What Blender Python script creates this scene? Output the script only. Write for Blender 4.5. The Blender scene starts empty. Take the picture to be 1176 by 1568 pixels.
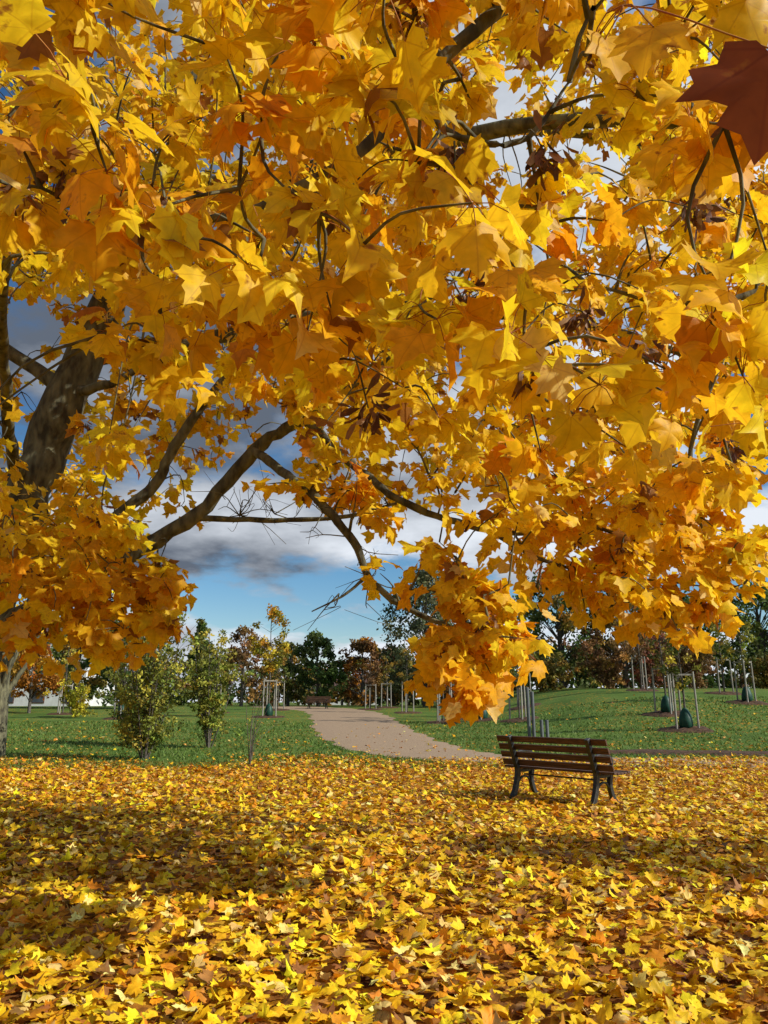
import bpy, math, random
import numpy as np
from mathutils import Vector, Matrix, noise as mnoise, kdtree
random.seed(7); rng=np.random.default_rng(11)
scene=bpy.context.scene
scene.view_settings.view_transform='Standard'
scene.view_settings.look='None'
scene.view_settings.exposure=0

# ---------------------------------------------------------------- helpers
def link(o,parent=None):
    scene.collection.objects.link(o)
    if parent is not None: o.parent=parent
    return o
def empty(name,loc=(0,0,0),rz=0):
    e=bpy.data.objects.new(name,None); e.location=loc; e.rotation_euler=(0,0,rz)
    e.empty_display_size=.3
    return link(e)
def np_mesh(name,V,F,mat,parent=None,attrs=None,smooth=False):
    me=bpy.data.meshes.new(name)
    V=np.asarray(V,dtype=np.float32); F=np.asarray(F,dtype=np.int32)
    m,k=F.shape
    me.vertices.add(len(V)); me.vertices.foreach_set('co',V.ravel())
    me.loops.add(m*k); me.loops.foreach_set('vertex_index',F.ravel())
    me.polygons.add(m); me.polygons.foreach_set('loop_start',np.arange(0,m*k,k,dtype=np.int32))
    me.update(calc_edges=True)
    if smooth: me.polygons.foreach_set('use_smooth',np.ones(m,dtype=bool))
    if attrs:
        for an,(ty,arr) in attrs.items():
            a=me.attributes.new(an,ty,'POINT')
            a.data.foreach_set('color' if ty=='FLOAT_COLOR' else 'vector',np.asarray(arr,dtype=np.float32).ravel())
    me.materials.append(mat)
    o=bpy.data.objects.new(name,me)
    return link(o,parent)
def S(t): 
    t=np.clip(t,0,1); return t*t*(3-2*t)
def H(x,y):
    base=.025*np.clip(y-22,0,40)
    return base+1.5*S((y-20)/26.)*S((x-3)/11.)

class MB:
    def __init__(s): s.v=[]; s.f=[]
    def box(s,c,d,R=None):
        n=len(s.v)
        for sx in(-.5,.5):
            for sy in(-.5,.5):
                for sz in(-.5,.5):
                    p=Vector((sx*d[0],sy*d[1],sz*d[2]))
                    if R is not None: p=R@p
                    s.v.append(tuple(p+Vector(c)))
        for q in((0,1,3,2),(4,6,7,5),(0,4,5,1),(2,3,7,6),(0,2,6,4),(1,5,7,3)):
            s.f.append(tuple(n+i for i in q))
    def obj(s,name,mat,parent=None,bevel=0,smooth=False):
        me=bpy.data.meshes.new(name); me.from_pydata(s.v,[],s.f); me.update()
        me.materials.append(mat)
        if smooth:
            for p in me.polygons: p.use_smooth=True
        o=bpy.data.objects.new(name,me); link(o,parent)
        if bevel:
            m=o.modifiers.new('b','BEVEL'); m.width=bevel; m.segments=2
        return o

def catmull(P,n=5):
    P=np.asarray(P,float); Q=np.vstack([2*P[0]-P[1],P,2*P[-1]-P[-2]]); out=[]
    for i in range(1,len(Q)-2):
        for t in np.linspace(0,1,n,endpoint=False):
            a,b,c,d=Q[i-1],Q[i],Q[i+1],Q[i+2]
            out.append(.5*((2*b)+(-a+c)*t+(2*a-5*b+4*c-d)*t*t+(-a+3*b-3*c+d)*t**3))
    out.append(P[-1]); return np.array(out)
class Tubes:
    def __init__(s): s.V=[]; s.F=[]; s.n=0
    def add(s,P,r,sides=6):
        P=np.asarray(P,float); r=np.broadcast_to(r,(len(P),))
        T=np.gradient(P,axis=0); T/=np.linalg.norm(T,axis=1)[:,None]+1e-9
        ref=np.array([0,0,1.]) if abs(T[0,2])<.8 else np.array([1.,0,0])
        A=np.cross(T,ref); A/=np.linalg.norm(A,axis=1)[:,None]+1e-9
        B=np.cross(T,A)
        th=np.linspace(0,2*math.pi,sides,endpoint=False)
        V=P[:,None,:]+r[:,None,None]*(np.cos(th)[None,:,None]*A[:,None,:]+np.sin(th)[None,:,None]*B[:,None,:])
        n=len(P); i=np.arange(n-1)[:,None]*sides; j=np.arange(sides)[None,:]; k=(j+1)%sides
        F=np.stack([i+j,i+k,i+sides+k,i+sides+j],-1).reshape(-1,4)+s.n
        s.V.append(V.reshape(-1,3)); s.F.append(F); s.n+=n*sides
    def obj(s,name,mat,parent=None):
        return np_mesh(name,np.vstack(s.V),np.vstack(s.F),mat,parent,smooth=True)

# leaf outlines (Norway maple: broad, shallow sinuses)
hr=[(.14,-.10),(.42,-.14),(.45,.04),(.66,.16),(.60,.29),(.74,.50),(.50,.49),(.33,.50),(.38,.72),(.17,.78)]
OUT_D=np.array([(0,0)]+hr+[(0,1.04)]+[(-a,b) for a,b in hr[::-1]])
hs=[(.42,-.13),(.44,.05),(.73,.42),(.34,.50),(.34,.72)]
OUT_S=np.array([(0,0)]+hs+[(0,1.02)]+[(-a,b) for a,b in hs[::-1]])
OUT_B=np.array([(0,0),(.10,.3),(.14,.65),(.08,1.),(-.06,1.),(-.09,.6),(-.05,.3)])
OUT_O=np.array([(0,0),(.3,.3),(.28,.65),(0,1),(-.28,.65),(-.3,.3)])
def norm(a): return a/(np.linalg.norm(a,axis=1)[:,None]+1e-9)
def leaves(name,pos,tip,nrm,scale,col,mat,parent=None,outline=OUT_S,centre=(0,.32),curl=.35,ring=False):
    N=len(pos); c0=np.array(centre); m=len(outline)
    C=np.vstack([outline,c0+(outline-c0)*.55,[c0]]) if ring else np.vstack([outline,[c0]])
    k=len(C)
    tip=norm(tip); side=norm(np.cross(tip,nrm)); nn=np.cross(side,tip)
    jx=1+rng.normal(0,.10,(N,1)); jn=.022*(np.arange(k)<m)
    X=C[None,:,0]*jx+rng.normal(0,1,(N,k))*jn; Y=C[None,:,1]+rng.normal(0,1,(N,k))*jn
    k1=rng.normal(0,curl,(N,1)); k2=rng.normal(-.12,curl,(N,1)); k3=rng.normal(.10,curl*.7,(N,1))
    Z=k1*X*X+k2*(Y-.3)**2+k3*np.abs(X)
    if ring:
        ph=rng.uniform(0,6.28,(N,1)); r2=X*X+(Y-.32)**2
        Z=Z+.11*r2*np.sin(np.arctan2(X,Y-.3)*5+ph)-rng.uniform(.0,.5,(N,1))*r2*r2+rng.normal(0,.02,(N,k))*(np.arange(k)<m)
    else: Z=Z+rng.normal(0,.028,(N,k))
    V=pos[:,None,:]+scale[:,None,None]*(X[...,None]*side[:,None,:]+Y[...,None]*tip[:,None,:]+Z[...,None]*nn[:,None,:])
    a=np.arange(m); b=(a+1)%m
    if ring: tri=np.vstack([np.stack([np.full(m,2*m),m+a,m+b],-1),np.stack([m+a,a,b],-1),np.stack([m+a,b,m+b],-1)])
    else: tri=np.stack([np.full(m,m),a,b],-1)
    F=(tri[None]+ (np.arange(N)*k)[:,None,None]).reshape(-1,3)
    c4=np.concatenate([np.repeat(col[:,None,:],k,1),np.ones((N,k,1))],-1)
    lp=np.stack([X,Y,np.repeat(rng.random((N,1)),k,1)],-1)
    return np_mesh(name,V.reshape(-1,3),F,mat,parent,{'lcol':('FLOAT_COLOR',c4.reshape(-1,4)),'lpos':('FLOAT_VECTOR',lp.reshape(-1,3))},smooth=True)
def pal(n,cols,w,jit=.18):
    cols=np.array(cols); w=np.array(w,float); w/=w.sum()
    c=cols[rng.choice(len(cols),n,p=w)]
    return np.clip(c*np.exp(rng.normal(0,jit,(n,1)))*(1+rng.normal(0,.05,(n,3))),.002,.95)

# ---------------------------------------------------------------- materials
def newmat(name):
    m=bpy.data.materials.new(name); m.use_nodes=True; nt=m.node_tree
    return m,nt,nt.nodes['Principled BSDF'],nt.nodes['Material Output']
def simple(name,c1,c2,scale=8,rough=.8,bump=.2,detail=6,stretch=None,spec=.3,metal=0):
    m,nt,b,o=newmat(name); N=nt.nodes; L=nt.links
    tc=N.new('ShaderNodeTexCoord'); mp=N.new('ShaderNodeMapping'); L.new(tc.outputs['Object'],mp.inputs[0])
    if stretch: mp.inputs['Scale'].default_value=stretch
    no=N.new('ShaderNodeTexNoise'); no.inputs['Scale'].default_value=scale; no.inputs['Detail'].default_value=detail
    L.new(mp.outputs[0],no.inputs['Vector'])
    r=N.new('ShaderNodeValToRGB'); r.color_ramp.elements[0].position=.35; r.color_ramp.elements[1].position=.68
    r.color_ramp.elements[0].color=(*c1,1); r.color_ramp.elements[1].color=(*c2,1)
    L.new(no.outputs[0],r.inputs[0]); L.new(r.outputs[0],b.inputs['Base Color'])
    b.inputs['Roughness'].default_value=rough; b.inputs['Specular IOR Level'].default_value=spec; b.inputs['Metallic'].default_value=metal
    if bump:
        bp=N.new('ShaderNodeBump'); bp.inputs['Strength'].default_value=bump; bp.inputs['Distance'].default_value=.03
        L.new(no.outputs[0],bp.inputs['Height']); L.new(bp.outputs[0],b.inputs['Normal'])
    return m
def leafmat(name,trans=.42,veins=True,rough=.5,spec=.2):
    m,nt,b,o=newmat(name); N=nt.nodes; L=nt.links
    at=N.new('ShaderNodeAttribute'); at.attribute_name='lcol'
    col=at.outputs['Color']
    if veins:
        lp=N.new('ShaderNodeAttribute'); lp.attribute_name='lpos'
        sp=N.new('ShaderNodeSeparateXYZ'); L.new(lp.outputs['Vector'],sp.inputs[0])
        def M(op,a,b2=None,c=None):
            n=N.new('ShaderNodeMath'); n.operation=op
            for i,v in enumerate((a,b2,c)):
                if v is None: continue
                if isinstance(v,(int,float)): n.inputs[i].default_value=v
                else: L.new(v,n.inputs[i])
            return n.outputs[0]
        ang=M('ARCTAN2',sp.outputs[0],sp.outputs[1])
        pp=M('PINGPONG',ang,.435)
        r=M('SQRT',M('ADD',M('MULTIPLY',sp.outputs[0],sp.outputs[0]),M('MULTIPLY',sp.outputs[1],sp.outputs[1])))
        d=M('MULTIPLY',pp,r)
        vm=N.new('ShaderNodeMapRange'); vm.inputs[1].default_value=.005; vm.inputs[2].default_value=.022; vm.inputs[3].default_value=1; vm.inputs[4].default_value=0
        L.new(d,vm.inputs[0])
        cb=N.new('ShaderNodeVectorMath'); cb.operation='MULTIPLY'; L.new(lp.outputs['Vector'],cb.inputs[0]); cb.inputs[1].default_value=(1,1,37)
        no=N.new('ShaderNodeTexNoise'); no.inputs['Scale'].default_value=3.0; no.inputs['Detail'].default_value=4; L.new(cb.outputs[0],no.inputs['Vector'])
        mr=N.new('ShaderNodeMapRange'); mr.inputs[1].default_value=.3; mr.inputs[2].default_value=.7; mr.inputs[3].default_value=.80; mr.inputs[4].default_value=1.18
        L.new(no.outputs[0],mr.inputs[0])
        vx=N.new('ShaderNodeVectorMath'); vx.operation='SCALE'; L.new(col,vx.inputs[0]); L.new(mr.outputs[0],vx.inputs['Scale'])
        vs=N.new('ShaderNodeVectorMath'); vs.operation='MULTIPLY'; L.new(col,vs.inputs[0]); vs.inputs[1].default_value=(.78,.68,.8)
        mx=N.new('ShaderNodeMix'); mx.data_type='RGBA'; L.new(M('MULTIPLY',vm.outputs[0],.7),mx.inputs[0]); L.new(vx.outputs[0],mx.inputs[6]); L.new(vs.outputs[0],mx.inputs[7])
        bm=N.new('ShaderNodeMapRange'); bm.inputs[1].default_value=.64; bm.inputs[2].default_value=.75
        L.new(M('ADD',no.outputs[0],M('MULTIPLY',r,.06)),bm.inputs[0])
        mx2=N.new('ShaderNodeMix'); mx2.data_type='RGBA'; L.new(bm.outputs[0],mx2.inputs[0]); L.new(mx.outputs[2],mx2.inputs[6]); mx2.inputs[7].default_value=(.38,.15,.02,1)
        col=mx2.outputs[2]
    L.new(col,b.inputs['Base Color']); b.inputs['Roughness'].default_value=rough; b.inputs['Specular IOR Level'].default_value=spec
    t=N.new('ShaderNodeBsdfTranslucent'); L.new(col,t.inputs[0])
    ms=N.new('ShaderNodeMixShader'); ms.inputs[0].default_value=trans
    L.new(b.outputs[0],ms.inputs[1]); L.new(t.outputs[0],ms.inputs[2]); L.new(ms.outputs[0],o.inputs[0])
    return m
M_leaf=leafmat('maple_leaf',.5)
M_litter=leafmat('fallen_leaf',.12,rough=.55)
M_far=leafmat('foliage',.3,veins=False,rough=.6,spec=.2)
M_bark=simple('bark',(.045,.04,.025),(.19,.18,.10),14,.9,.9,stretch=(1,1,.35))
M_barkl=simple('bark_grey',(.06,.05,.04),(.16,.14,.11),14,.9,.4)
M_wood=simple('bench_wood',(.05,.024,.013),(.14,.068,.035),7,.6,.25,stretch=(.6,9,9),spec=.3)
M_iron=simple('cast_iron',(.012,.013,.012),(.03,.03,.028),30,.45,.2,spec=.5)
M_stake=simple('stake_wood',(.22,.20,.16),(.42,.39,.33),6,.8,.2,stretch=(6,6,.6))
M_stakeg=simple('post_weathered',(.07,.08,.08),(.16,.17,.17),6,.8,.2,stretch=(6,6,.6))
M_mulch=simple('mulch',(.035,.018,.01),(.15,.075,.035),9,.95,.8)
M_bag=simple('green_bag',(.005,.035,.022),(.012,.07,.04),5,.5,.3)
M_white=simple('white_render',(.62,.62,.6),(.75,.75,.73),2,.8,.05)
M_glass=simple('window_glass',(.03,.04,.05),(.07,.09,.11),1,.15,0,spec=.6)
M_roof=simple('roof_tiles',(.09,.05,.04),(.15,.09,.07),5,.8,.2)
M_path=simple('gravel',(.28,.185,.11),(.46,.325,.20),24,.95,.4,detail=12)

def ground_mat():
    m,nt,b,o=newmat('ground_mat'); N=nt.nodes; L=nt.links
    g=N.new('ShaderNodeNewGeometry'); sp=N.new('ShaderNodeSeparateXYZ'); L.new(g.outputs['Position'],sp.inputs[0])
    def noise(sc,det=6):
        n=N.new('ShaderNodeTexNoise'); n.inputs['Scale'].default_value=sc; n.inputs['Detail'].default_value=det; L.new(g.outputs['Position'],n.inputs['Vector']); return n.outputs[0]
    def ramp(f,st):
        r=N.new('ShaderNodeValToRGB'); e=r.color_ramp.elements
        e[0].position,e[0].color=st[0][0],(*st[0][1],1); e[1].position,e[1].color=st[-1][0],(*st[-1][1],1)
        for p,c in st[1:-1]:
            x=e.new(p); x.color=(*c,1)
        L.new(f,r.inputs[0]); return r.outputs[0]
    def M(op,a,b2):
        n=N.new('ShaderNodeMath'); n.operation=op
        for i,v in enumerate((a,b2)):
            if isinstance(v,(int,float)): n.inputs[i].default_value=v
            else: L.new(v,n.inputs[i])
        return n.outputs[0]
    def mix(f,a,c):
        n=N.new('ShaderNodeMix'); n.data_type='RGBA'; L.new(f,n.inputs[0]); L.new(a,n.inputs[6]); L.new(c,n.inputs[7]); return n.outputs[2]
    grass=ramp(M('ADD',M('MULTIPLY',noise(.45,8),.6),M('MULTIPLY',noise(9,8),.4)),[(.32,(.06,.10,.018)),(.5,(.10,.165,.028)),(.68,(.15,.20,.045))])
    vo=N.new('ShaderNodeTexVoronoi'); vo.inputs['Scale'].default_value=13; L.new(g.outputs['Position'],vo.inputs['Vector'])
    sc=N.new('ShaderNodeSeparateColor'); L.new(vo.outputs['Color'],sc.inputs[0])
    lit=ramp(sc.outputs[0],[(0,(.10,.04,.015)),(.4,(.32,.13,.02)),(.7,(.55,.25,.02)),(1,(.7,.40,.03))])
    edge=M('ADD',sp.outputs[1],M('MULTIPLY',M('SUBTRACT',noise(.5,8),.5),9.))
    mr=N.new('ShaderNodeMapRange'); mr.inputs[1].default_value=19.4; mr.inputs[2].default_value=17.8; L.new(edge,mr.inputs[0])
    sc2=M('MULTIPLY',M('GREATER_THAN',sc.outputs[1],.90),M('GREATER_THAN',noise(.22,4),.47))
    c=mix(sc2,grass,lit); c=mix(mr.outputs[0],c,lit)
    L.new(c,b.inputs['Base Color']); b.inputs['Roughness'].default_value=.95; b.inputs['Specular IOR Level'].default_value=.1
    bp=N.new('ShaderNodeBump'); bp.inputs['Strength'].default_value=.5; bp.inputs['Distance'].default_value=.05; L.new(noise(14,10),bp.inputs['Height']); L.new(bp.outputs[0],b.inputs['Normal'])
    return m
xs=np.concatenate([np.linspace(-500,-60,14),np.arange(-50,50.1,1.),np.linspace(60,500,14)])
ys=np.concatenate([np.linspace(-120,-15,6),np.arange(-10,90.1,1.),np.linspace(100,900,18)])
GX,GY=np.meshgrid(xs,ys); GZ=H(GX,GY)
nx=len(xs); ny=len(ys); ii=(np.arange(ny-1)[:,None]*nx+np.arange(nx-1)[None,:])
F=np.stack([ii,ii+1,ii+nx+1,ii+nx],-1).reshape(-1,4)
np_mesh('ground',np.stack([GX,GY,GZ],-1).reshape(-1,3),F,ground_mat(),smooth=True)

# path
cl=catmull([(-9,64),(-4.5,57),(-2.6,50),(-1.7,42),(-.9,33),(-.1,27),(.9,22.8),(2.4,20.2),(5,18.9),(9,18.4),(16,18.6),(26,20)],12)
wd=np.interp(np.arange(len(cl)),[0,30,60,80,131],[2.3,2.3,1.9,1.5,1.3])
T=np.gradient(cl,axis=0); T/=np.linalg.norm(T,axis=1)[:,None]; Nn=np.stack([-T[:,1],T[:,0]],-1)
K=9; PV=[]
for i in range(len(cl)):
    wj=wd[i]+.12*math.sin(i*1.3)+.1*math.sin(i*.57+1)
    for j in range(K):
        t=(j/(K-1)*2-1)
        p=cl[i]+Nn[i]*wj*t; PV.append((p[0],p[1],H(p[0],p[1])+.03-(.025 if j in(0,K-1) else 0)))
ii=(np.arange(len(cl)-1)[:,None]*K+np.arange(K-1)[None,:])
np_mesh('gravel_path',PV,np.stack([ii,ii+1,ii+K+1,ii+K],-1).reshape(-1,4),M_path,smooth=True)

# ---------------------------------------------------------------- fallen leaves
YEL=(.92,.61,.018); GOL=(.90,.51,.013); ORA=(.70,.28,.014); BRN=(.28,.12,.03); PALE=(.85,.62,.18)
def ground_leaves():
    P=[]
    for (y0,y1,dens) in ((2.6,6,280),(6,10,195),(10,14,140),(14,21.5,105)):
        area=(y1-y0)*((y0+y1)*.6+3.6); n=int(area*dens)
        y=rng.uniform(y0,y1,n); x=rng.uniform(-1,1,n)*(.6*y+1.8); P.append(np.stack([x,y],-1))
    P=np.vstack(P)
    ed=np.array([mnoise.noise((a*.30,b*.30,3.)) for a,b in P])
    keep=(P[:,1]+ed*4.5+rng.normal(0,.9,len(P)))<18.7
    P=P[keep]
    n2=7500; y=17+rng.random(n2)**1.6*25; x=rng.uniform(-1,1,n2)*(.6*y+2)
    e2=np.array([mnoise.noise((a*.25,b*.25,9.)) for a,b in zip(x,y)])
    k=(e2+rng.normal(0,.3,n2)-(y-18)*.02)>-.05
    P=np.vstack([P,np.stack([x[k],y[k]],-1)])
    n=len(P)
    z=H(P[:,0],P[:,1])+rng.uniform(.012,.055,n)
    a=rng.uniform(0,2*math.pi,n); tip=np.stack([np.cos(a),np.sin(a),rng.normal(0,.2,n)],-1)
    nr=norm(np.stack([rng.normal(0,.36,n),rng.normal(0,.36,n),np.ones(n)],-1))
    flip=rng.random(n)<.4; nr[flip]*=-1
    col=pal(n,[YEL,GOL,ORA,BRN,PALE,(.5,.2,.02)],[.31,.30,.14,.09,.10,.06],.18)
    far=rng.random(n)<np.clip((P[:,1]-8)/24,0,.38); col[far]=pal(int(far.sum()),[ORA,(.56,.22,.025),(.78,.40,.1)],[1,.6,.6],.15)
    pt=np.array([mnoise.noise((a*.6,b*.6,1.)) for a,b in P]); col=np.clip(col*(1+.22*pt)[:,None],0,.95)
    sc=rng.uniform(.052,.096,n)
    pos=np.column_stack([P,z])
    near=P[:,1]<6.5
    r=empty('fallen_leaves')
    leaves('leaves_near',pos[near],tip[near],nr[near],sc[near],col[near],M_litter,r,OUT_D,curl=.4,ring=True)
    leaves('leaves_beyond',pos[~near],tip[~near],nr[~near],sc[~near],col[~near],M_litter,r,OUT_S,curl=.4)
ground_leaves()

def grass():
    n=36000; y=17+rng.random(n)**1.5*22; x=rng.uniform(-1,1,n)*(.58*y+1.)
    d=np.min(np.hypot(x[:,None]-cl[None,::2,0],y[:,None]-cl[None,::2,1])-wd[None,::2],axis=1)
    k=d>.05; x=x[k]; y=y[k]; n=len(x); z=H(x,y)
    h=rng.uniform(.04,.09,n)*(1+(y-18)*.015); a=rng.uniform(0,math.pi,n); w=.012+.0005*y
    dx=np.cos(a)*w; dy=np.sin(a)*w
    V=np.stack([np.stack([x-dx,y-dy,z],-1),np.stack([x+dx,y+dy,z],-1),np.stack([x+rng.normal(0,.05,n),y+rng.normal(0,.05,n),z+h],-1)],1)
    col=pal(n,[(.09,.16,.025),(.13,.20,.035),(.19,.24,.06)],[1,1,.5],.2)
    c=np.concatenate([np.repeat(col[:,None],3,1),np.ones((n,3,1))],-1)
    np_mesh('grass',V.reshape(-1,3),np.arange(n*3).reshape(-1,3),M_far,None,{'lcol':('FLOAT_COLOR',c.reshape(-1,4))})
grass()

# ---------------------------------------------------------------- main maple
maple=empty('maple_tree',(0,0,0))
limbs=[
 ([(-4.2,7.4,-.1),(-4.05,7.35,1.4),(-3.72,7.15,2.8),(-3.36,7.0,3.8),(-2.98,7,5.1),(-2.5,7,6.4),(-2.15,6.9,8),(-1.9,6.8,9.8)],[.33,.25,.23,.215,.185,.14,.10,.04]),
 ([(-3.95,7.25,1.9),(-3.0,6.6,2.25),(-2.18,6,2.5),(-1.56,6,2.9),(-1.1,6,3.47),(-.69,5.9,3.72),(-.1,5.6,4.0),(.6,5,4.3)],[.12,.085,.07,.062,.055,.045,.03,.015]),
 ([(-3.7,7.1,2.7),(-3.0,6.7,2.8),(-2.5,6.5,2.95),(-2.07,6.5,3.33),(-1.85,6.4,3.75),(-1.2,6.3,4.7),(-.8,6.2,5.6)],[.09,.065,.055,.05,.045,.03,.012]),
 ([(-1.6,6,2.88),(-.9,6,2.86),(-.3,5.9,2.87),(.1,5.8,2.95)],[.028,.022,.018,.012]),
 ([(-1.1,6,3.47),(-.75,5.5,3.1),(-.44,5,2.74),(-.21,5,2.46),(-.08,5,2.19),(.14,4.9,2.0),(.45,4.6,1.82),(.5,4.3,1.7)],[.04,.036,.034,.03,.026,.02,.014,.006]),
 ([(-.1,5,2.25),(-.25,4.95,2.1),(-.48,4.95,1.98)],[.014,.009,.004]),
 ([(-2.8,7,5.9),(-1.7,5.9,5.95),(-1.15,5,5.25),(-1.05,5,4.63),(-.92,5,4.32),(-.56,4.9,4.12),(.2,4.5,4.0)],[.09,.07,.055,.055,.05,.035,.015]),
 ([(-2.2,6.9,8),(-.4,5.2,7.2),(.7,3.6,5.8),(.6,2.6,4.4),(.43,2.3,3.96),(.13,2.3,3.66),(-.07,2.3,3.36),(-.5,2.2,3.0),(-.9,2.0,2.85)],[.08,.06,.045,.034,.028,.025,.022,.013,.006]),
 ([(.13,2.3,3.66),(.16,2.1,3.3),(.3,2,3.12),(.46,2,3.14),(.6,2,3.35)],[.018,.013,.011,.009,.004]),
 ([(-2.65,7,6.3),(0,6.3,6.7),(2,5.2,6.1),(2.9,4.2,4.9),(2.4,3.6,3.85),(1.95,3.5,3.48),(1.5,3.5,3.42),(1.07,3.5,3.53)],[.10,.08,.06,.04,.026,.02,.016,.006]),
 ([(-.69,5.9,3.72),(-.25,5.7,3.25),(.11,5.5,2.9),(.56,5.5,2.72),(1.0,5.5,2.64),(1.5,5.5,2.7),(2.1,5.5,2.5)],[.04,.035,.03,.027,.024,.017,.006]),
 ([(.75,5.5,2.68),(1.2,5.4,2.4),(1.7,5.4,2.3),(2.3,5.3,2.2)],[.017,.014,.01,.005]),
 ([(-3.2,7,4.8),(-1.5,7.4,5.3),(.5,7.5,5.6),(2.4,7.3,5.3),(3.6,7,4.5),(4.2,6.8,3.6)],[.10,.08,.06,.045,.025,.01]),
 ([(-2.55,7,6.5),(-.5,7.6,7.7),(1.5,7.6,8.1),(3.5,7.4,7.6),(4.6,7.2,6.6)],[.09,.07,.05,.03,.012]),
 ([(-3.3,7,4.4),(-2.75,6.8,4.42),(-2.3,6.7,4.65),(-1.7,6.5,5.2)],[.06,.045,.03,.015]),
 ([(-3.6,7.1,3.5),(-3.2,6,3.6),(-2.6,4.6,3.9),(-1.9,3.3,3.7),(-1.3,2.2,3.2)],[.07,.05,.035,.025,.01]),
 ([(-3.3,7,4.5),(-4.6,6.8,5.4),(-5.4,6.5,6.0)],[.08,.05,.02]),
 ([(-3.85,7.2,2.5),(-4.6,6.6,2.9),(-5.2,6.2,3.2)],[.07,.05,.02]),
 ([(2.9,4.2,4.9),(2.6,5.2,4.0),(2.4,5.6,3.2),(2.5,5.6,2.5)],[.03,.024,.016,.006]),
 ([(.5,7.5,5.6),(.9,6.6,4.8),(1.3,6,4.0),(1.8,5.8,3.5)],[.035,.028,.02,.008]),
]
TB=Tubes(); skel=[]
for P,r in limbs:
    Q=catmull(P,6); R=np.interp(np.linspace(0,len(P)-1,len(Q)),np.arange(len(P)),r)
    Q=Q+rng.normal(0,.10,Q.shape)*R[:,None]*1.5
    TB.add(Q,R*(1+rng.normal(0,.05,len(R))),12 if r[0]>.05 else 7)
    for q in Q[2:]:
        if q[2]>1.7: skel.append(tuple(q))

PR={4.:([-3.2,-1.5,-1.3,-1.15,-.45,-.3,0,.3,.9,1.7,2.0,2.6],[2.2,2.2,2.35,2.95,2.95,2.7,2.6,2.5,2.35,2.3,2.45,2.6]),
    7.:([-6,-2.2,-2.0,-1.85,-.8,-.6,0,1.6,3.1,3.3,4.6,6],[2.15,2.15,2.6,3.95,3.95,3.35,2.95,2.65,2.35,2.7,2.8,2.8]),
    10.:([-7,-3.1,-2.9,-2.7,-1.1,-.9,0,2.2,4.4,4.6,6],[2.5,2.5,3.2,5.1,5.1,4.3,3.7,3.2,2.9,4.4,4.6])}
def zlow(x,y):
    v={k:np.interp(x,*PR[k]) for k in PR}
    return np.where(y<7,v[4.]+(v[7.]-v[4.])*np.clip((y-4)/3,0,1),v[7.]+(v[10.]-v[7.])*np.clip((y-7)/3,0,1))
def zhigh(x,y):
    return np.interp(y,[1,2,4,7,9,12],[3.3,4.0,6.2,8.9,8.9,8])-np.clip(np.abs(x)-3.3,0,9)*.9
voids=[((-3.25,6.9,4.6),(-1.5,3.2,2.98),.46,1.),((-3.35,6.9,3.9),(-1.6,3.2,2.6),.32,.9),((-1.6,3.3,3.0),(-.9,1.9,2.3),.22,.95),
       ((-1.6,5.9,3.0),(-.8,3,2.25),.35,1.),((-1.0,5.9,3.6),(-.5,3,2.5),.27,1.),
       ((-2.1,6,2.55),(-1.1,3.1,2.0),.2,1.),
       ((-3.9,7.5,5.1),(-1.9,3.6,3.35),.40,.95),((-1.1,5.2,4.7),(-.6,3,3.2),.24,.9),
       ((4.0,7,4.3),(2.1,3.7,2.95),.50,.97),((4.2,7,3.2),(2.4,4,2.4),.40,.8),((1.3,7.5,7.6),(.5,3,4.1),.40,.95),((2.2,7.5,7.3),(.85,3,3.9),.36,.9),
       ((1.9,7.5,6.5),(.8,3,3.6),.24,.8),((-.3,7.5,6.2),(-.15,3.,3.4),.22,.7),
       ((.7,3.4,4.3),(.35,1.8,2.9),.14,.9),
       ((-.95,4.9,4.6),(-.45,2.2,3.0),.25,.85),((0.3,2.2,3.6),(.2,1.2,2.6),.18,.9),
       ((.2,5.6,2.9),(.1,3.8,2.4),.2,.8)]
def inside_void(p):
    for a,b,r,pr in voids:
        A=Vector(a); B=Vector(b); d=B-A; t=max(0,min(1,(Vector(p)-A).dot(d)/d.length_squared))
        if (Vector(p)-(A+d*t)).length<r and random.random()<pr: return True
    return False
nodes=[]
def sample(n,xr,yr,clump,thr,f=1.0):
    y=rng.uniform(*yr,n); x=rng.uniform(-1,1,n)*xr(y); lo=zlow(x,y)*f; hi=zhigh(x,y)
    lo=np.where(y<4,1.4+(lo-1.4)*y/4+.35*(1-np.clip((y-1)/3,0,1)),lo)
    z=lo+(hi-lo)*rng.random(n)
    for p in zip(x,y,z):
        if p[2]<1.9: continue
        c=mnoise.noise((p[0]*clump,p[1]*clump,p[2]*clump*1.3))
        if c<thr or inside_void(p): continue
        nodes.append(p)
sample(4100,lambda y:.5*y+1.2,(5.2,7.9),1.0,-.03)
sample(320,lambda y:.5*y+1.,(7.9,9.),.9,.0)
sample(660,lambda y:.56*y+.3,(3.2,5.0),1.4,-.02)
sample(320,lambda y:.56*y+.2,(1.8,3.2),2.2,-.05)
sample(85,lambda y:.58*y+.1,(1.3,1.8),2.5,-.15)
def spray(c,r,n):
    for _ in range(n):
        v=rng.normal(0,.5,3)*np.array(r); nodes.append(tuple(np.array(c)+v))
spray((.30,4.4,2.12),(.28,.3,.25),11); spray((.62,4.4,1.95),(.28,.3,.24),15); spray((.42,4.2,1.72),(.26,.25,.2),14)
spray((.38,4.1,1.56),(.12,.16,.10),7); spray((.42,4.0,1.44),(.06,.1,.06),4); spray((.74,4.3,1.76),(.18,.2,.14),9)
spray((-.45,5.2,2.95),(.4,.3,.2),10); spray((-.15,5.1,2.75),(.25,.3,.2),6)
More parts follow.
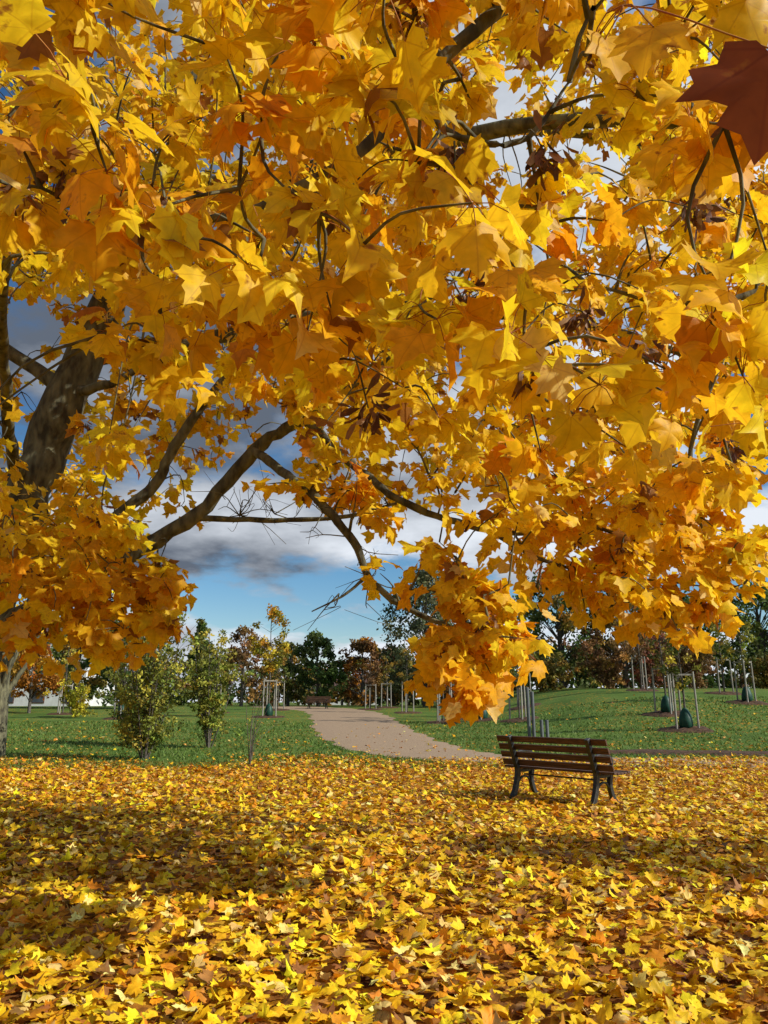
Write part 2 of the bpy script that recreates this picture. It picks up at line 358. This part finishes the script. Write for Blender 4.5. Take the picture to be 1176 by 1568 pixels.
for cx,cz in((1.15,2.5),(1.6,2.35),(2.0,2.2),(2.4,2.4),(1.3,2.9),(1.9,2.8),(2.3,2.9)):
    spray((cx,5.2,cz),(.35,.35,.3),15)
spray((2.1,5.2,2.0),(.28,.3,.22),12); spray((1.35,5.2,2.2),(.3,.3,.18),9); spray((1.75,5.2,2.05),(.25,.3,.15),7)
for cx,cz in((-2.5,2.2),(-2.2,2.1),(-1.85,2.2),(-2.6,2.6),(-2.1,2.6),(-2.45,1.92),(-2.0,1.92)):
    spray((cx,5.3,cz),(.38,.4,.28),15)
spray((-1.62,5.3,2.0),(.14,.3,.14),7); spray((-1.7,5.5,2.35),(.2,.3,.16),8)
nodes=np.array(nodes)
print('nodes',len(nodes))
kd=kdtree.KDTree(len(skel)); [kd.insert(s,i) for i,s in enumerate(skel)]; kd.balance()
d0=np.array([kd.find(p)[2] for p in nodes]); order=np.argsort(d0)
pts=list(skel); par=np.zeros((len(nodes),3)); B=14
for bi,chunk in enumerate(np.array_split(order,B)):
    kd=kdtree.KDTree(len(pts)); [kd.insert(s,i) for i,s in enumerate(pts)]; kd.balance()
    for i in chunk:
        p=nodes[i]; q=np.array(kd.find(p)[0]); par[i]=q
        L=np.linalg.norm(p-q); mid=(p+q)/2+np.array([0,0,.12*L])+rng.normal(0,.06*L+.008,3)
        r0=.0042+.0055*min(1,L)+(.004 if bi<4 else 0)
        c=catmull([q,mid,p],3)
        TB.add(c,np.linspace(r0,.0026,len(c)),4)
        pts.append(tuple(mid)); pts.append(tuple(p))
for _ in range(34):
    b=np.array(random.choice([(-.9,5.95,2.9),(-.5,5.9,2.9),(-.25,5.,2.5),(-.1,5,2.2),(-1.2,6,2.9),(-.3,4.95,2.1)]))
    d=np.array([rng.normal(0,.2),rng.normal(0,.2),rng.normal(.05,.16)]); k_=b+d*.5+rng.normal(0,.05,3)
    c=catmull([b,k_,b+d],3); TB.add(c,np.linspace(.005,.002,len(c)),4)
    c=catmull([k_,k_+rng.normal(0,.06,3),k_+d*.4+rng.normal(0,.09,3)],3); TB.add(c,np.linspace(.003,.0015,len(c)),3)
k=rng.integers(5,10,len(nodes)); idx=np.repeat(np.arange(len(nodes)),k); n=len(idx)
out=norm(nodes-par)[idx]
d=norm(rng.normal(0,1,(n,3))*np.array([1,1,.6])+out*.7)
pet=rng.uniform(.04,.13,n)
pos=nodes[idx]+d*pet[:,None]-out*(rng.random(n)*.12)[:,None]
tip=norm(d*.75+np.array([0,0,-.85])+rng.normal(0,.3,(n,3)))
nr=norm(np.array([.35,-.28,.55])+d*.6+rng.normal(0,.5,(n,3)))
ncol=pal(len(nodes),[YEL,GOL,(.88,.43,.010),(.96,.68,.02)],[.50,.27,.08,.15],.07)
col=ncol[idx]*np.exp(rng.normal(0,.10,(n,1)))
odd=rng.random(n); col[odd<.025]=(.34,.15,.03); col[(odd>.04)&(odd<.065)]=PALE; col[(odd>.075)&(odd<.087)]=(.6,.24,.02)
col=np.clip(col,.003,.97)
sc=rng.uniform(.078,.122,n)*np.where(pos[:,1]<3.2,1.06,1.)
ymid=pos[:,1]<4.6
leaves('crown_leaves_front',pos[ymid],tip[ymid],nr[ymid],sc[ymid],col[ymid],M_leaf,maple,OUT_D,curl=.32,ring=True)
leaves('crown_leaves',pos[~ymid],tip[~ymid],nr[~ymid],sc[~ymid],col[~ymid],M_leaf,maple,OUT_S,curl=.28)
print('crown leaves',n)
PT=Tubes(); base=nodes[idx]
for i in np.where(pos[:,1]<4.2)[0]:
    a=base[i]; b=pos[i]; PT.add(np.array([a,(a+b)/2+[0,0,.012],b]),.0014,3)
rp=np.array([[.64,1.0,2.44],[.47,1.05,2.54],[.42,1.15,2.62]])
leaves('red_brown_leaf',rp,np.array([[-.20,.1,-1.],[-.3,.1,-1],[.2,0,-1]]),np.array([[-.35,-.9,.1],[-.3,-.9,.4],[.2,-.8,.6]]),np.array([.19,.09,.10]),np.array([(.24,.06,.014),(.8,.42,.015),(.85,.5,.02)]),M_leaf,maple,OUT_D,curl=.12,ring=True)
for e in rp: PT.add(catmull([tuple(e),(.46,1.15,2.70),(.5,1.5,2.95)],4),.0018,4)
TB.add(catmull([(.6,2,3.35),(.55,1.7,3.15),(.5,1.5,2.95),(.42,1.2,2.75)],4),.006,5)
PT.obj('leaf_stalks',simple('stalk',(.30,.06,.02),(.45,.2,.03),10,.6,0),maple)
# hanging bunches of winged seeds, each on its own stalk from the nearest twig
sel=np.where(rng.random(len(nodes))<.05)[0]
near_s=[(-.05,2.2,2.30),(.62,2.1,2.58),(-.13,1.9,2.84),(.20,1.8,2.92),(1.62,3.3,2.56),(-.62,1.7,2.66),(-.95,1.9,2.95),(.48,1.9,3.0),(.27,2.3,2.75),(-1.05,2.3,3.05),(.9,2.4,2.6),(1.1,2.3,3.1)]
kd=kdtree.KDTree(len(pts)); [kd.insert(s,i) for i,s in enumerate(pts)]; kd.balance()
for s in near_s:
    q=np.array(kd.find(s)[0]); s_=np.array(s); TB.add(catmull([q,(q+s_)/2+[0,0,.06],s_],4),.0028,4)
sp=np.array([tuple(nodes[i]) for i in sel]+near_s*2); kk=20; ix=np.repeat(np.arange(len(sp)),kk); n=len(ix)
dd=norm(rng.normal(0,.6,(n,3))+np.array([0,0,-.8]))
leaves('seed_clusters',sp[ix]+dd*.02+rng.normal(0,.022,(n,3)),dd,rng.normal(0,1,(n,3)),rng.uniform(.045,.07,n),pal(n,[(.22,.11,.05),(.12,.055,.03),(.38,.23,.12)],[1,.8,.5],.2),M_litter,maple,OUT_B*np.array([1.5,1]),centre=(.02,.5),curl=.25)
TB.obj('trunk_and_branches',M_bark,maple)

# ---------------------------------------------------------------- generic trees
def crown(pts_c,rad,per,size,cols,w,parent,name='crown',flat=.8,up=.6):
    C=np.array(pts_c); n=len(C)*per; ix=np.repeat(np.arange(len(C)),per)
    off=norm(rng.normal(0,1,(n,3)))*(rng.random(n)**.45)[:,None]*np.array(rad)[ix][:,None]*np.array([1,1,flat])
    pos=C[ix]+off
    nr=norm(off+rng.normal(0,.25,(n,3))+np.array([0,0,.15])); tip=rng.normal(0,1,(n,3))+np.array([0,0,-.4])
    cc=pal(len(C),cols,w,.25)[ix]*np.exp(rng.normal(0,.22,(n,1)))
    return leaves(name,pos,tip,nr,size*rng.uniform(.6,1.3,n),np.clip(cc,.004,.9),M_far,parent,OUT_O,centre=(0,.5),curl=.3)
def tree(name,x,y,h,R,cols,w,trunk=.18,clumps=70,per=60,size=.3,base=.28,conic=False,bark=None,dens=1.):
    z0=float(H(x,y)); e=empty(name,(x,y,z0)); tb=Tubes()
    lean=rng.normal(0,.03,2)*h
    P=[(0,0,-.2),(lean[0]*.3,lean[1]*.3,h*.3),(lean[0]*.7,lean[1]*.7,h*.65),(lean[0],lean[1],h*.93)]
    Q=catmull(P,5); tb.add(Q,np.linspace(trunk,trunk*.15,len(Q)),8)
    cs=[]; rs=[]
    for i in range(clumps):
        t=base+(1-base)*rng.random()**.9
        prof=(1-t)/(1-base) if conic else math.sin(math.pi*min(1,(t-base)/(1-base)*.82+.16))**.7
        rr=R*prof*(.45+.6*rng.random()); a=rng.uniform(0,2*math.pi)
        c=np.array([lean[0]*t+rr*math.cos(a),lean[1]*t+rr*math.sin(a),h*t*.97])
        cs.append(c); rs.append(R*(.13+.17*rng.random())*(.7 if conic else 1))
        if i%3==0:
            t0=max(.15,t-.18-.2*rng.random()); s=np.array([lean[0]*t0,lean[1]*t0,h*t0])
            q=catmull([s,(s+c)/2+[0,0,.04*h],c],4); tb.add(q,np.linspace(trunk*.3*(1.1-t0),trunk*.05,len(q)),5)
    tb.obj('trunk',bark or M_barkl,e)
    crown(cs,rs,per,size,cols,w,e)
    return e
DG=[(.06,.10,.022),(.09,.135,.03),(.12,.155,.038)]
OG=[(.11,.12,.025),(.21,.165,.03),(.32,.19,.03)]
BR=[(.16,.09,.037),(.21,.105,.037),(.28,.15,.037)]
OR=[(.45,.18,.02),(.35,.13,.015),(.5,.28,.03)]
YG=[(.13,.16,.03),(.24,.23,.035),(.38,.3,.035)]
GR=[(.08,.10,.045),(.12,.135,.06),(.17,.17,.07)]
e3=[1,1,1]
tree('conifer_tree',-16.3,68,7.7,1.9,DG,e3,conic=True,base=.1)
tree('bare_brown_tree',-13.0,70,7.2,2.4,BR,e3,per=40,size=.24)
tree('broadleaf_tree',-6.0,70,6.6,2.5,DG,e3,base=.12)
tree('autumn_tree',-2.0,72,6.3,2.6,BR+OR,[1,1,1,.4,.4,.2],base=.1)
tree('willow_tree',3.6,66,12.0,4.2,GR,e3,trunk=.3,clumps=150,per=60,size=.28,base=.1)
tree('broadleaf_tree',9.0,74,9.0,3.5,DG+GR,[1]*6,clumps=80,base=.1)
tree('broadleaf_tree',14.5,62,9.6,4.2,DG+OG,[1]*6,trunk=.3,clumps=120,base=.1)
tree('autumn_tree',19.0,60,8.4,3.6,BR+OG,[1]*6,trunk=.25,clumps=110,base=.1)
tree('broadleaf_tree',24.0,62,8.0,3.6,DG,e3,clumps=90,base=.1)
tree('broadleaf_tree',31.0,62,8.5,4.2,DG+YG[:1],[1]*4,trunk=.3,clumps=110,base=.1)
tree('autumn_tree',36.5,60,8.0,4.0,OG,e3,clumps=100,base=.1)
tree('autumn_tree',-23.0,50,4.4,2.0,OR,e3,trunk=.12,size=.2)
tree('autumn_tree',-28.0,56,6.5,3,OG,e3)
tree('broadleaf_tree',-19.8,58,6.8,2.6,DG,e3,base=.12)
tree('broadleaf_tree',-24.8,62,6.4,2.6,DG+OG,[1]*6,base=.12)
tree('broadleaf_tree',-34.0,62,9,4,DG,e3)
tree('broadleaf_tree',-9.5,76,6.2,2.4,OG,e3,base=.1)
tree('autumn_tree',1.0,78,6.0,2.6,BR,e3,base=.1)
tree('maple_tree',-10.1,20.2,8.5,3.0,[YEL,GOL,(.6,.36,.03)],e3,trunk=.33,clumps=80,per=50,size=.17,base=.42,bark=M_bark)
# neighbouring maple standing to the right
tree('maple_tree',9.0,5.3,5.4,1.25,[YEL,GOL,(.6,.36,.03)],e3,trunk=.13,clumps=55,per=38,size=.16,base=.36,bark=M_bark)
def shrub(name,x,y,h,R,cols,w,clumps,per,size,stems=7):
    z0=float(H(x,y)); e=empty(name,(x,y,z0)); tb=Tubes(); cs=[]; rs=[]
    tips=[]
    for i in range(stems):
        a=rng.uniform(0,2*math.pi); sp_=rng.uniform(.2,.9)*R
        t=np.array([math.cos(a)*sp_,math.sin(a)*sp_,h*rng.uniform(.65,1.)]); tips.append(t)
        q=catmull([(t[0]*.05,t[1]*.05,-.1),(t[0]*.55,t[1]*.55,t[2]*.45),tuple(t)],6); tb.add(q,np.linspace(.022,.006,len(q)),5)
    for i in range(clumps):
        t=tips[i%stems]; s=.12+.88*rng.random()**.9
        p=np.array([t[0]*s,t[1]*s,t[2]*s])+rng.normal(0,.22*R,3)*np.array([1,1,.6]); p[2]=max(.15,p[2])
        cs.append(p); rs.append(R*rng.uniform(.10,.22))
        q=np.array([t*s*.85,p]); tb.add(q,[.006,.003],3)
    tb.obj('stems',M_barkl,e); crown(cs,rs,per,size,cols,w,e,'leaves'); return e
GS=[(.16,.20,.03),(.26,.26,.04),(.42,.35,.05),(.10,.13,.03)]
shrub('green_shrub',-6.0,19.6,3.9,1.15,GS,[1,1,.7,.6],280,28,.085,16)
shrub('green_shrub',-5.35,23.8,3.9,1.0,GS[:3],[1,1,.5],210,28,.09,13)
shrub('green_shrub',-8.2,25,2.8,.9,GS[:2],[1,1],80,26,.09,8)
shrub('yellow_shrub',-17.6,44,2.1,1.3,[(.5,.40,.03),(.36,.32,.03)],[1,1],70,28,.14)
shrub('yellow_shrub',-24.5,42,2.0,1.2,[(.4,.32,.03),(.5,.38,.03)],[1,1],60,26,.14)
for x,y,h,R,c in((15,52,3.4,1.9,BR),(18.5,53,4.2,2.2,[(.26,.08,.04),(.18,.07,.04),(.13,.09,.04)]),(12,55,3.,1.8,OG),(22,54,3.8,2.,BR),(27,54,2.8,1.8,OG),(9,58,2.5,1.6,DG),(32,53,3,2,OG),(5.5,60,2.4,1.5,BR)):
    shrub('autumn_shrub',x,y,h,R,c,[1]*3,90,36,.19)
tb=Tubes(); sap=empty('bare_sapling',(-3.05,17.8,0))
for i in range(8):
    a=rng.uniform(0,6.28); R=rng.uniform(.2,.75); hh=rng.uniform(.9,2.2)
    q=catmull([(0,0,0),(math.cos(a)*R*.3,math.sin(a)*R*.2,hh*.5),(math.cos(a)*R+.15,math.sin(a)*R,hh)],5); tb.add(q,np.linspace(.011,.003,len(q)),4)
tb.obj('twigs',M_barkl,sap)
cs=[];rs=[]
for i in range(900):
    x=rng.uniform(-80,95); y=rng.uniform(82,96); top=4.8+1.6*mnoise.noise((x*.09,0,0))+1.3*mnoise.noise((x*.4,5,0))
    t=rng.random()**.9 if i%3 else rng.random()*.3
    cs.append((x,y,float(H(x,y))+.4+top*t)); rs.append(rng.uniform(.8,1.6))
dl=empty('distant_trees'); crown(cs,rs,40,.55,DG+BR+OG,[2,2,1,1,1,.5,1,.7,.4],dl,'foliage')
tb=Tubes()
for i in range(60):
    x=rng.uniform(-80,95); y=rng.uniform(84,95); z=float(H(x,y)); tb.add([(x,y,z-.2),(x+rng.normal(0,.2),y,z+5)],[.16,.05],5)
tb.obj('trunks',M_barkl,dl)

# ---------------------------------------------------------------- staked young trees
def staked(x,y,h,cols,bag=False,sh=1.95,R=.8,clumps=26,per=30,size=.12,mat=M_stake):
    z0=float(H(x,y)); e=empty('staked_young_tree',(x,y,z0)); tb=Tubes()
    q=catmull([(0,0,-.1),(.03,0,h*.4),(-.02,.02,h*.75),(0,0,h)],4); tb.add(q,np.linspace(.045,.012,len(q)),6)
    cs=[];rs=[]
    for i in range(clumps):
        t=.42+.56*rng.random(); rr=R*math.sin(math.pi*min(1,(t-.36)/.68))*(.3+.7*rng.random()); a=rng.uniform(0,6.28)
        c=(rr*math.cos(a),rr*math.sin(a),h*t); cs.append(c); rs.append(R*.24)
        tb.add([(0,0,h*(t-.08)),c],[.012,.004],4)
    tb.obj('trunk',M_barkl,e); crown(cs,rs,per,size,cols,[1]*len(cols),e)
    st=Tubes(); a0=rng.uniform(0,2); tops=[]; shj=sh*rng.uniform(.93,1.05)
    for j in range(3):
        a=a0+j*2.094; px,py=.42*math.cos(a),.42*math.sin(a); dz=float(H(x+px,y+py))-z0; tz=shj+rng.uniform(-.05,.05)
        st.add([(px*1.06,py*1.06,dz-.1),(px,py,tz)],[.040,.038],8); tops.append((px,py,shj-.1))
        st.add([(px,py,tz-.001),(px,py,tz)],[.038,.001],8)
    st.obj('stakes',mat,e); mb=MB()
    for j in range(3):
        A=Vector(tops[j]); Bv=Vector(tops[(j+1)%3]); m_=(A+Bv)/2; d_=Bv-A
        R3=d_.to_track_quat('X','Z').to_matrix(); mb.box(m_,(d_.length,.03,.06),R3)
    mb.obj('crossbars',mat,e)
    V=[];Fm=[]; n=28
    for ring,rad,zz in((0,.01,.10),(1,.5,.08),(2,.85,.05),(3,1.0,-.03)):
        for k_ in range(n):
            a=k_/n*6.283; r=rad*(1+.08*math.sin(3*a+x)); px,py=r*math.cos(a),r*math.sin(a); V.append((px,py,float(H(x+px,y+py))-z0+zz+.02*math.sin(5*a)))
    for ring in range(3):
        for k_ in range(n): Fm.append((ring*n+k_,ring*n+(k_+1)%n,(ring+1)*n+(k_+1)%n,(ring+1)*n+k_))
    np_mesh('mulch_bed',V,Fm,M_mulch,e,smooth=True)
    if bag:
        bg=Tubes(); zs=np.array([.08,.15,.35,.55,.7,.78]); bg.add([(0.02,0,z) for z in zs],[.2,.25,.24,.19,.12,.03],14)
        bg.obj('watering_bag',M_bag,e)
staked(-6.6,44,6.4,[(.55,.27,.02),(.5,.36,.03),(.28,.26,.03)],True,2.1,1.2,50,38,.17)
staked(1.5,50,4.2,OG); staked(2.9,38,4.0,BR,False); staked(4.9,38.5,4.2,OG,True); staked(6.3,36,4.,YG)
staked(3.9,41,4,BR); staked(7.8,43,4,OG)
staked(10.9,28,3.6,YG,True,2.0); staked(11.9,32.5,4.0,OG,True,2.1); staked(18.2,41,4,YG,False); staked(14.8,44,4,BR); staked(17.,36,3.9,YG,True)
staked(-7.6,55,4.2,OG); staked(-1.0,56,4.,BR); staked(-14.3,42,4.,OG,True); staked(-11,50,4,OG); staked(-20,48,4.2,YG); staked(.2,60,4,OG)
for (x,y,h) in((5.05,27,1.75),(5.25,27.2,1.6),(5.45,26.8,.65),(5.7,27.1,.62)):
    z0=float(H(x,y)); tb=Tubes(); tb.add([(0,0,-.2),(0,0,h-.03),(0,0,h),(0,0,h+.001)],[.06,.058,.045,.002],10)
    o=tb.obj('wooden_post',M_stakeg); o.location=(x,y,z0)
V=[];Fm=[]
xsm=np.linspace(5.2,13,30)
for i,x in enumerate(xsm):
    for j,t in enumerate(np.linspace(-1,1,6)):
        yy=21.6+t*(.75+.2*math.sin(i*.9))*math.sin(math.pi*(i+.5)/30)**.4+.3*math.sin(i*.25); V.append((x,yy,float(H(x,yy))+(.07 if abs(t)<.9 else -.02)))
for i in range(29):
    for j in range(5): Fm.append((i*6+j,(i+1)*6+j,(i+1)*6+j+1,i*6+j+1))
np_mesh('mulch_bed',V,Fm,M_mulch,smooth=True)

# ---------------------------------------------------------------- bench
def bench(x,y,rz):
    e=empty('park_bench',(x,y,float(H(x,y))),rz)
    def sweep(mb,pts,w,t,X):
        P=catmull([(0,a,b) for a,b in pts],5)
        T_=np.gradient(P,axis=0); T_/=np.linalg.norm(T_,axis=1)[:,None]
        n0=len(mb.v)
        for p,tt in zip(P,T_):
            nn=np.array([0,-tt[2],tt[1]])
            for sx,sn in((-1,-1),(1,-1),(1,1),(-1,1)): q=p+nn*sn*t/2; mb.v.append((X+sx*w/2,q[1],q[2]))
        for i in range(len(P)-1):
            for j in range(4): mb.f.append((n0+i*4+j,n0+i*4+(j+1)%4,n0+(i+1)*4+(j+1)%4,n0+(i+1)*4+j))
        mb.f.append((n0+3,n0+2,n0+1,n0)); m=n0+(len(P)-1)*4; mb.f.append((m,m+1,m+2,m+3))
    for k_,X in enumerate((-.68,.68)):
        mb=MB()
        sweep(mb,[(-.34,.90),(-.27,.72),(-.2,.52),(-.16,.40),(-.20,.22),(-.27,.07),(-.33,0)],.06,.08,X)
        sweep(mb,[(-.17,.40),(0,.385),(.2,.40),(.27,.42)],.05,.05,X)
        sweep(mb,[(.2,.40),(.17,.25),(.22,.10),(.30,0)],.06,.07,X)
        sweep(mb,[(-.24,.63),(-.05,.67),(.14,.66),(.25,.60),(.24,.5),(.2,.41)],.048,.03,X)
        sweep(mb,[(-.22,.17),(-.1,.27),(0,.30),(.1,.27),(.19,.17)],.03,.03,X)
        mb.box((X,-.335,.012),(.08,.10,.024)); mb.box((X,.305,.012),(.08,.10,.024))
        mb.obj('iron_side',M_iron,e,.006)
    mb=MB()
    for zc,yc in((.855,-.285),(.74,-.24),(.625,-.195),(.51,-.15)):
        R3=Matrix.Rotation(math.radians(21),3,'X'); mb.box((0,yc,zc),(1.9,.03,.09),R3)
    mb.obj('backrest_slats',M_wood,e,.006)
    mb=MB()
    for i,yc in enumerate((-.10,-.01,.08,.17,.26)): mb.box((0,yc,.432+(.008 if i in(0,4) else 0)),(1.9,.075,.032))
    mb.obj('seat_slats',M_wood,e,.006)
    tb=Tubes(); tb.add([(-.68,0,.33),(.68,0,.33)],.012,8); tb.obj('tie_rod',M_iron,e)
bench(2.62,11.6,math.radians(-47))
bench(-5.0,58,math.radians(170))

def house(x,y,w,d,h,floors,cols_):
    z0=float(H(x,y))-.3; e=empty('white_building',(x,y,z0)); mb=MB(); mb.box((0,0,h/2),(w,d,h)); mb.obj('walls',M_white,e)
    me=bpy.data.meshes.new('roof'); ww=w/2+.5; dd_=d/2+.5
    me.from_pydata([(-ww,-dd_,h+.02),(ww,-dd_,h+.02),(ww,dd_,h+.02),(-ww,dd_,h+.02),(-ww,0,h+1.6),(ww,0,h+1.6)],[],[(0,1,5,4),(2,3,4,5),(0,4,3),(1,2,5),(0,3,2,1)]); me.materials.append(M_roof)
    link(bpy.data.objects.new('roof',me),e)
    mw=MB(); mf=MB()
    for f in range(floors):
        for c in range(cols_):
            cx=-w/2+(c+.5)*w/cols_; cz=(f+.55)*h/floors
            mf.box((cx,-d/2-.02,cz),(1.3,.06,1.5)); mw.box((cx,-d/2-.04,cz),(1.1,.06,1.3))
    mf.obj('window_frames',M_roof,e); mw.obj('windows',M_glass,e)
house(-34.0,80,9,9,7.2,3,3); house(-6,108,11,8,2.8,1,4)

# ---------------------------------------------------------------- light
el=math.radians(31); az=math.radians(109)
sd=Vector((math.sin(az)*math.cos(el),math.cos(az)*math.cos(el),math.sin(el)))
sun=bpy.data.lights.new('sun','SUN'); sun.energy=5.0; sun.angle=math.radians(.5); sun.color=(1,.96,.88)
so=link(bpy.data.objects.new('sun',sun)); so.rotation_euler=sd.to_track_quat('Z','Y').to_euler(); so.location=(20,-5,20)
w=bpy.data.worlds.new('World'); scene.world=w; w.use_nodes=True; nt=w.node_tree; N=nt.nodes; L=nt.links
bg=N['Background']; bg.inputs[1].default_value=.135
sky=N.new('ShaderNodeTexSky'); sky.sky_type='NISHITA'; sky.sun_disc=False; sky.sun_elevation=el; sky.sun_rotation=az; sky.ozone_density=2.5; sky.dust_density=.3
tc=N.new('ShaderNodeTexCoord'); sp=N.new('ShaderNodeSeparateXYZ'); L.new(tc.outputs['Generated'],sp.inputs[0])
def M(op,a,b2=None,clamp=False):
    n=N.new('ShaderNodeMath'); n.operation=op; n.use_clamp=clamp
    for i,v in enumerate((a,b2)):
        if v is None: continue
        if isinstance(v,(int,float)): n.inputs[i].default_value=v
        else: L.new(v,n.inputs[i])
    return n.outputs[0]
den=M('ADD',M('MAXIMUM',sp.outputs[2],0.),.22)
cv=N.new('ShaderNodeCombineXYZ'); L.new(M('DIVIDE',sp.outputs[0],den),cv.inputs[0]); L.new(M('DIVIDE',sp.outputs[1],den),cv.inputs[1]); cv.inputs[2].default_value=4.3
def noise(sc,det,rough=.55):
    n=N.new('ShaderNodeTexNoise'); n.inputs['Scale'].default_value=sc; n.inputs['Detail'].default_value=det; n.inputs['Roughness'].default_value=rough; L.new(cv.outputs[0],n.inputs['Vector']); return n.outputs[0]
def vramp(f,st):
    r=N.new('ShaderNodeValToRGB'); e=r.color_ramp.elements
    e[0].position=st[0][0]; e[0].color=(st[0][1],)*3+(1,); e[1].position=st[-1][0]; e[1].color=(st[-1][1],)*3+(1,)
    for p,c in st[1:-1]: x=e.new(p); x.color=(c,c,c,1)
    L.new(f,r.inputs[0]); return r.outputs[0]
bias=vramp(sp.outputs[2],[(0,.64),(.07,.61),(.11,.48),(.14,.42),(.175,.66),(.3,.62),(1,.56)])
cov=M('ADD',noise(1.7,9),M('SUBTRACT',bias,.5)); cov=M('SUBTRACT',cov,M('MULTIPLY',M('MAXIMUM',M('SUBTRACT',sp.outputs[0],.22),0.),.45))
mk=N.new('ShaderNodeMapRange'); mk.interpolation_type='SMOOTHSTEP'; mk.inputs[1].default_value=.45; mk.inputs[2].default_value=.58; L.new(cov,mk.inputs[0])
br=M('ADD',M('ADD',M('MULTIPLY',noise(2.3,9),1.0),M('MULTIPLY',sp.outputs[0],.6)),vramp(sp.outputs[2],[(0,.38),(.10,.36),(.15,.06),(.21,.30),(.3,.08),(1,.12)]))
cr=N.new('ShaderNodeValToRGB'); e=cr.color_ramp.elements
e[0].position=.42; e[0].color=(.12,.145,.19,1); e[1].position=.84; e[1].color=(.8,.85,.92,1)
L.new(br,cr.inputs[0])
csc=N.new('ShaderNodeVectorMath'); csc.operation='SCALE'; L.new(cr.outputs[0],csc.inputs[0]); csc.inputs['Scale'].default_value=7.6
hs_=N.new('ShaderNodeHueSaturation'); hs_.inputs['Saturation'].default_value=1.35; hs_.inputs['Value'].default_value=.85; L.new(sky.outputs[0],hs_.inputs['Color'])
mx=N.new('ShaderNodeMix'); mx.data_type='RGBA'; L.new(mk.outputs[0],mx.inputs[0]); L.new(hs_.outputs[0],mx.inputs[6]); L.new(csc.outputs[0],mx.inputs[7]); L.new(mx.outputs[2],bg.inputs[0])

# ---------------------------------------------------------------- camera
cam=bpy.data.cameras.new('camera'); cam.sensor_fit='VERTICAL'; cam.sensor_height=36; cam.sensor_width=27; cam.lens=26.2; cam.clip_start=.05; cam.clip_end=2000
co=link(bpy.data.objects.new('camera',cam)); co.location=(0,0,1.4); co.rotation_euler=(math.radians(90+14.3),0,0)
scene.camera=co
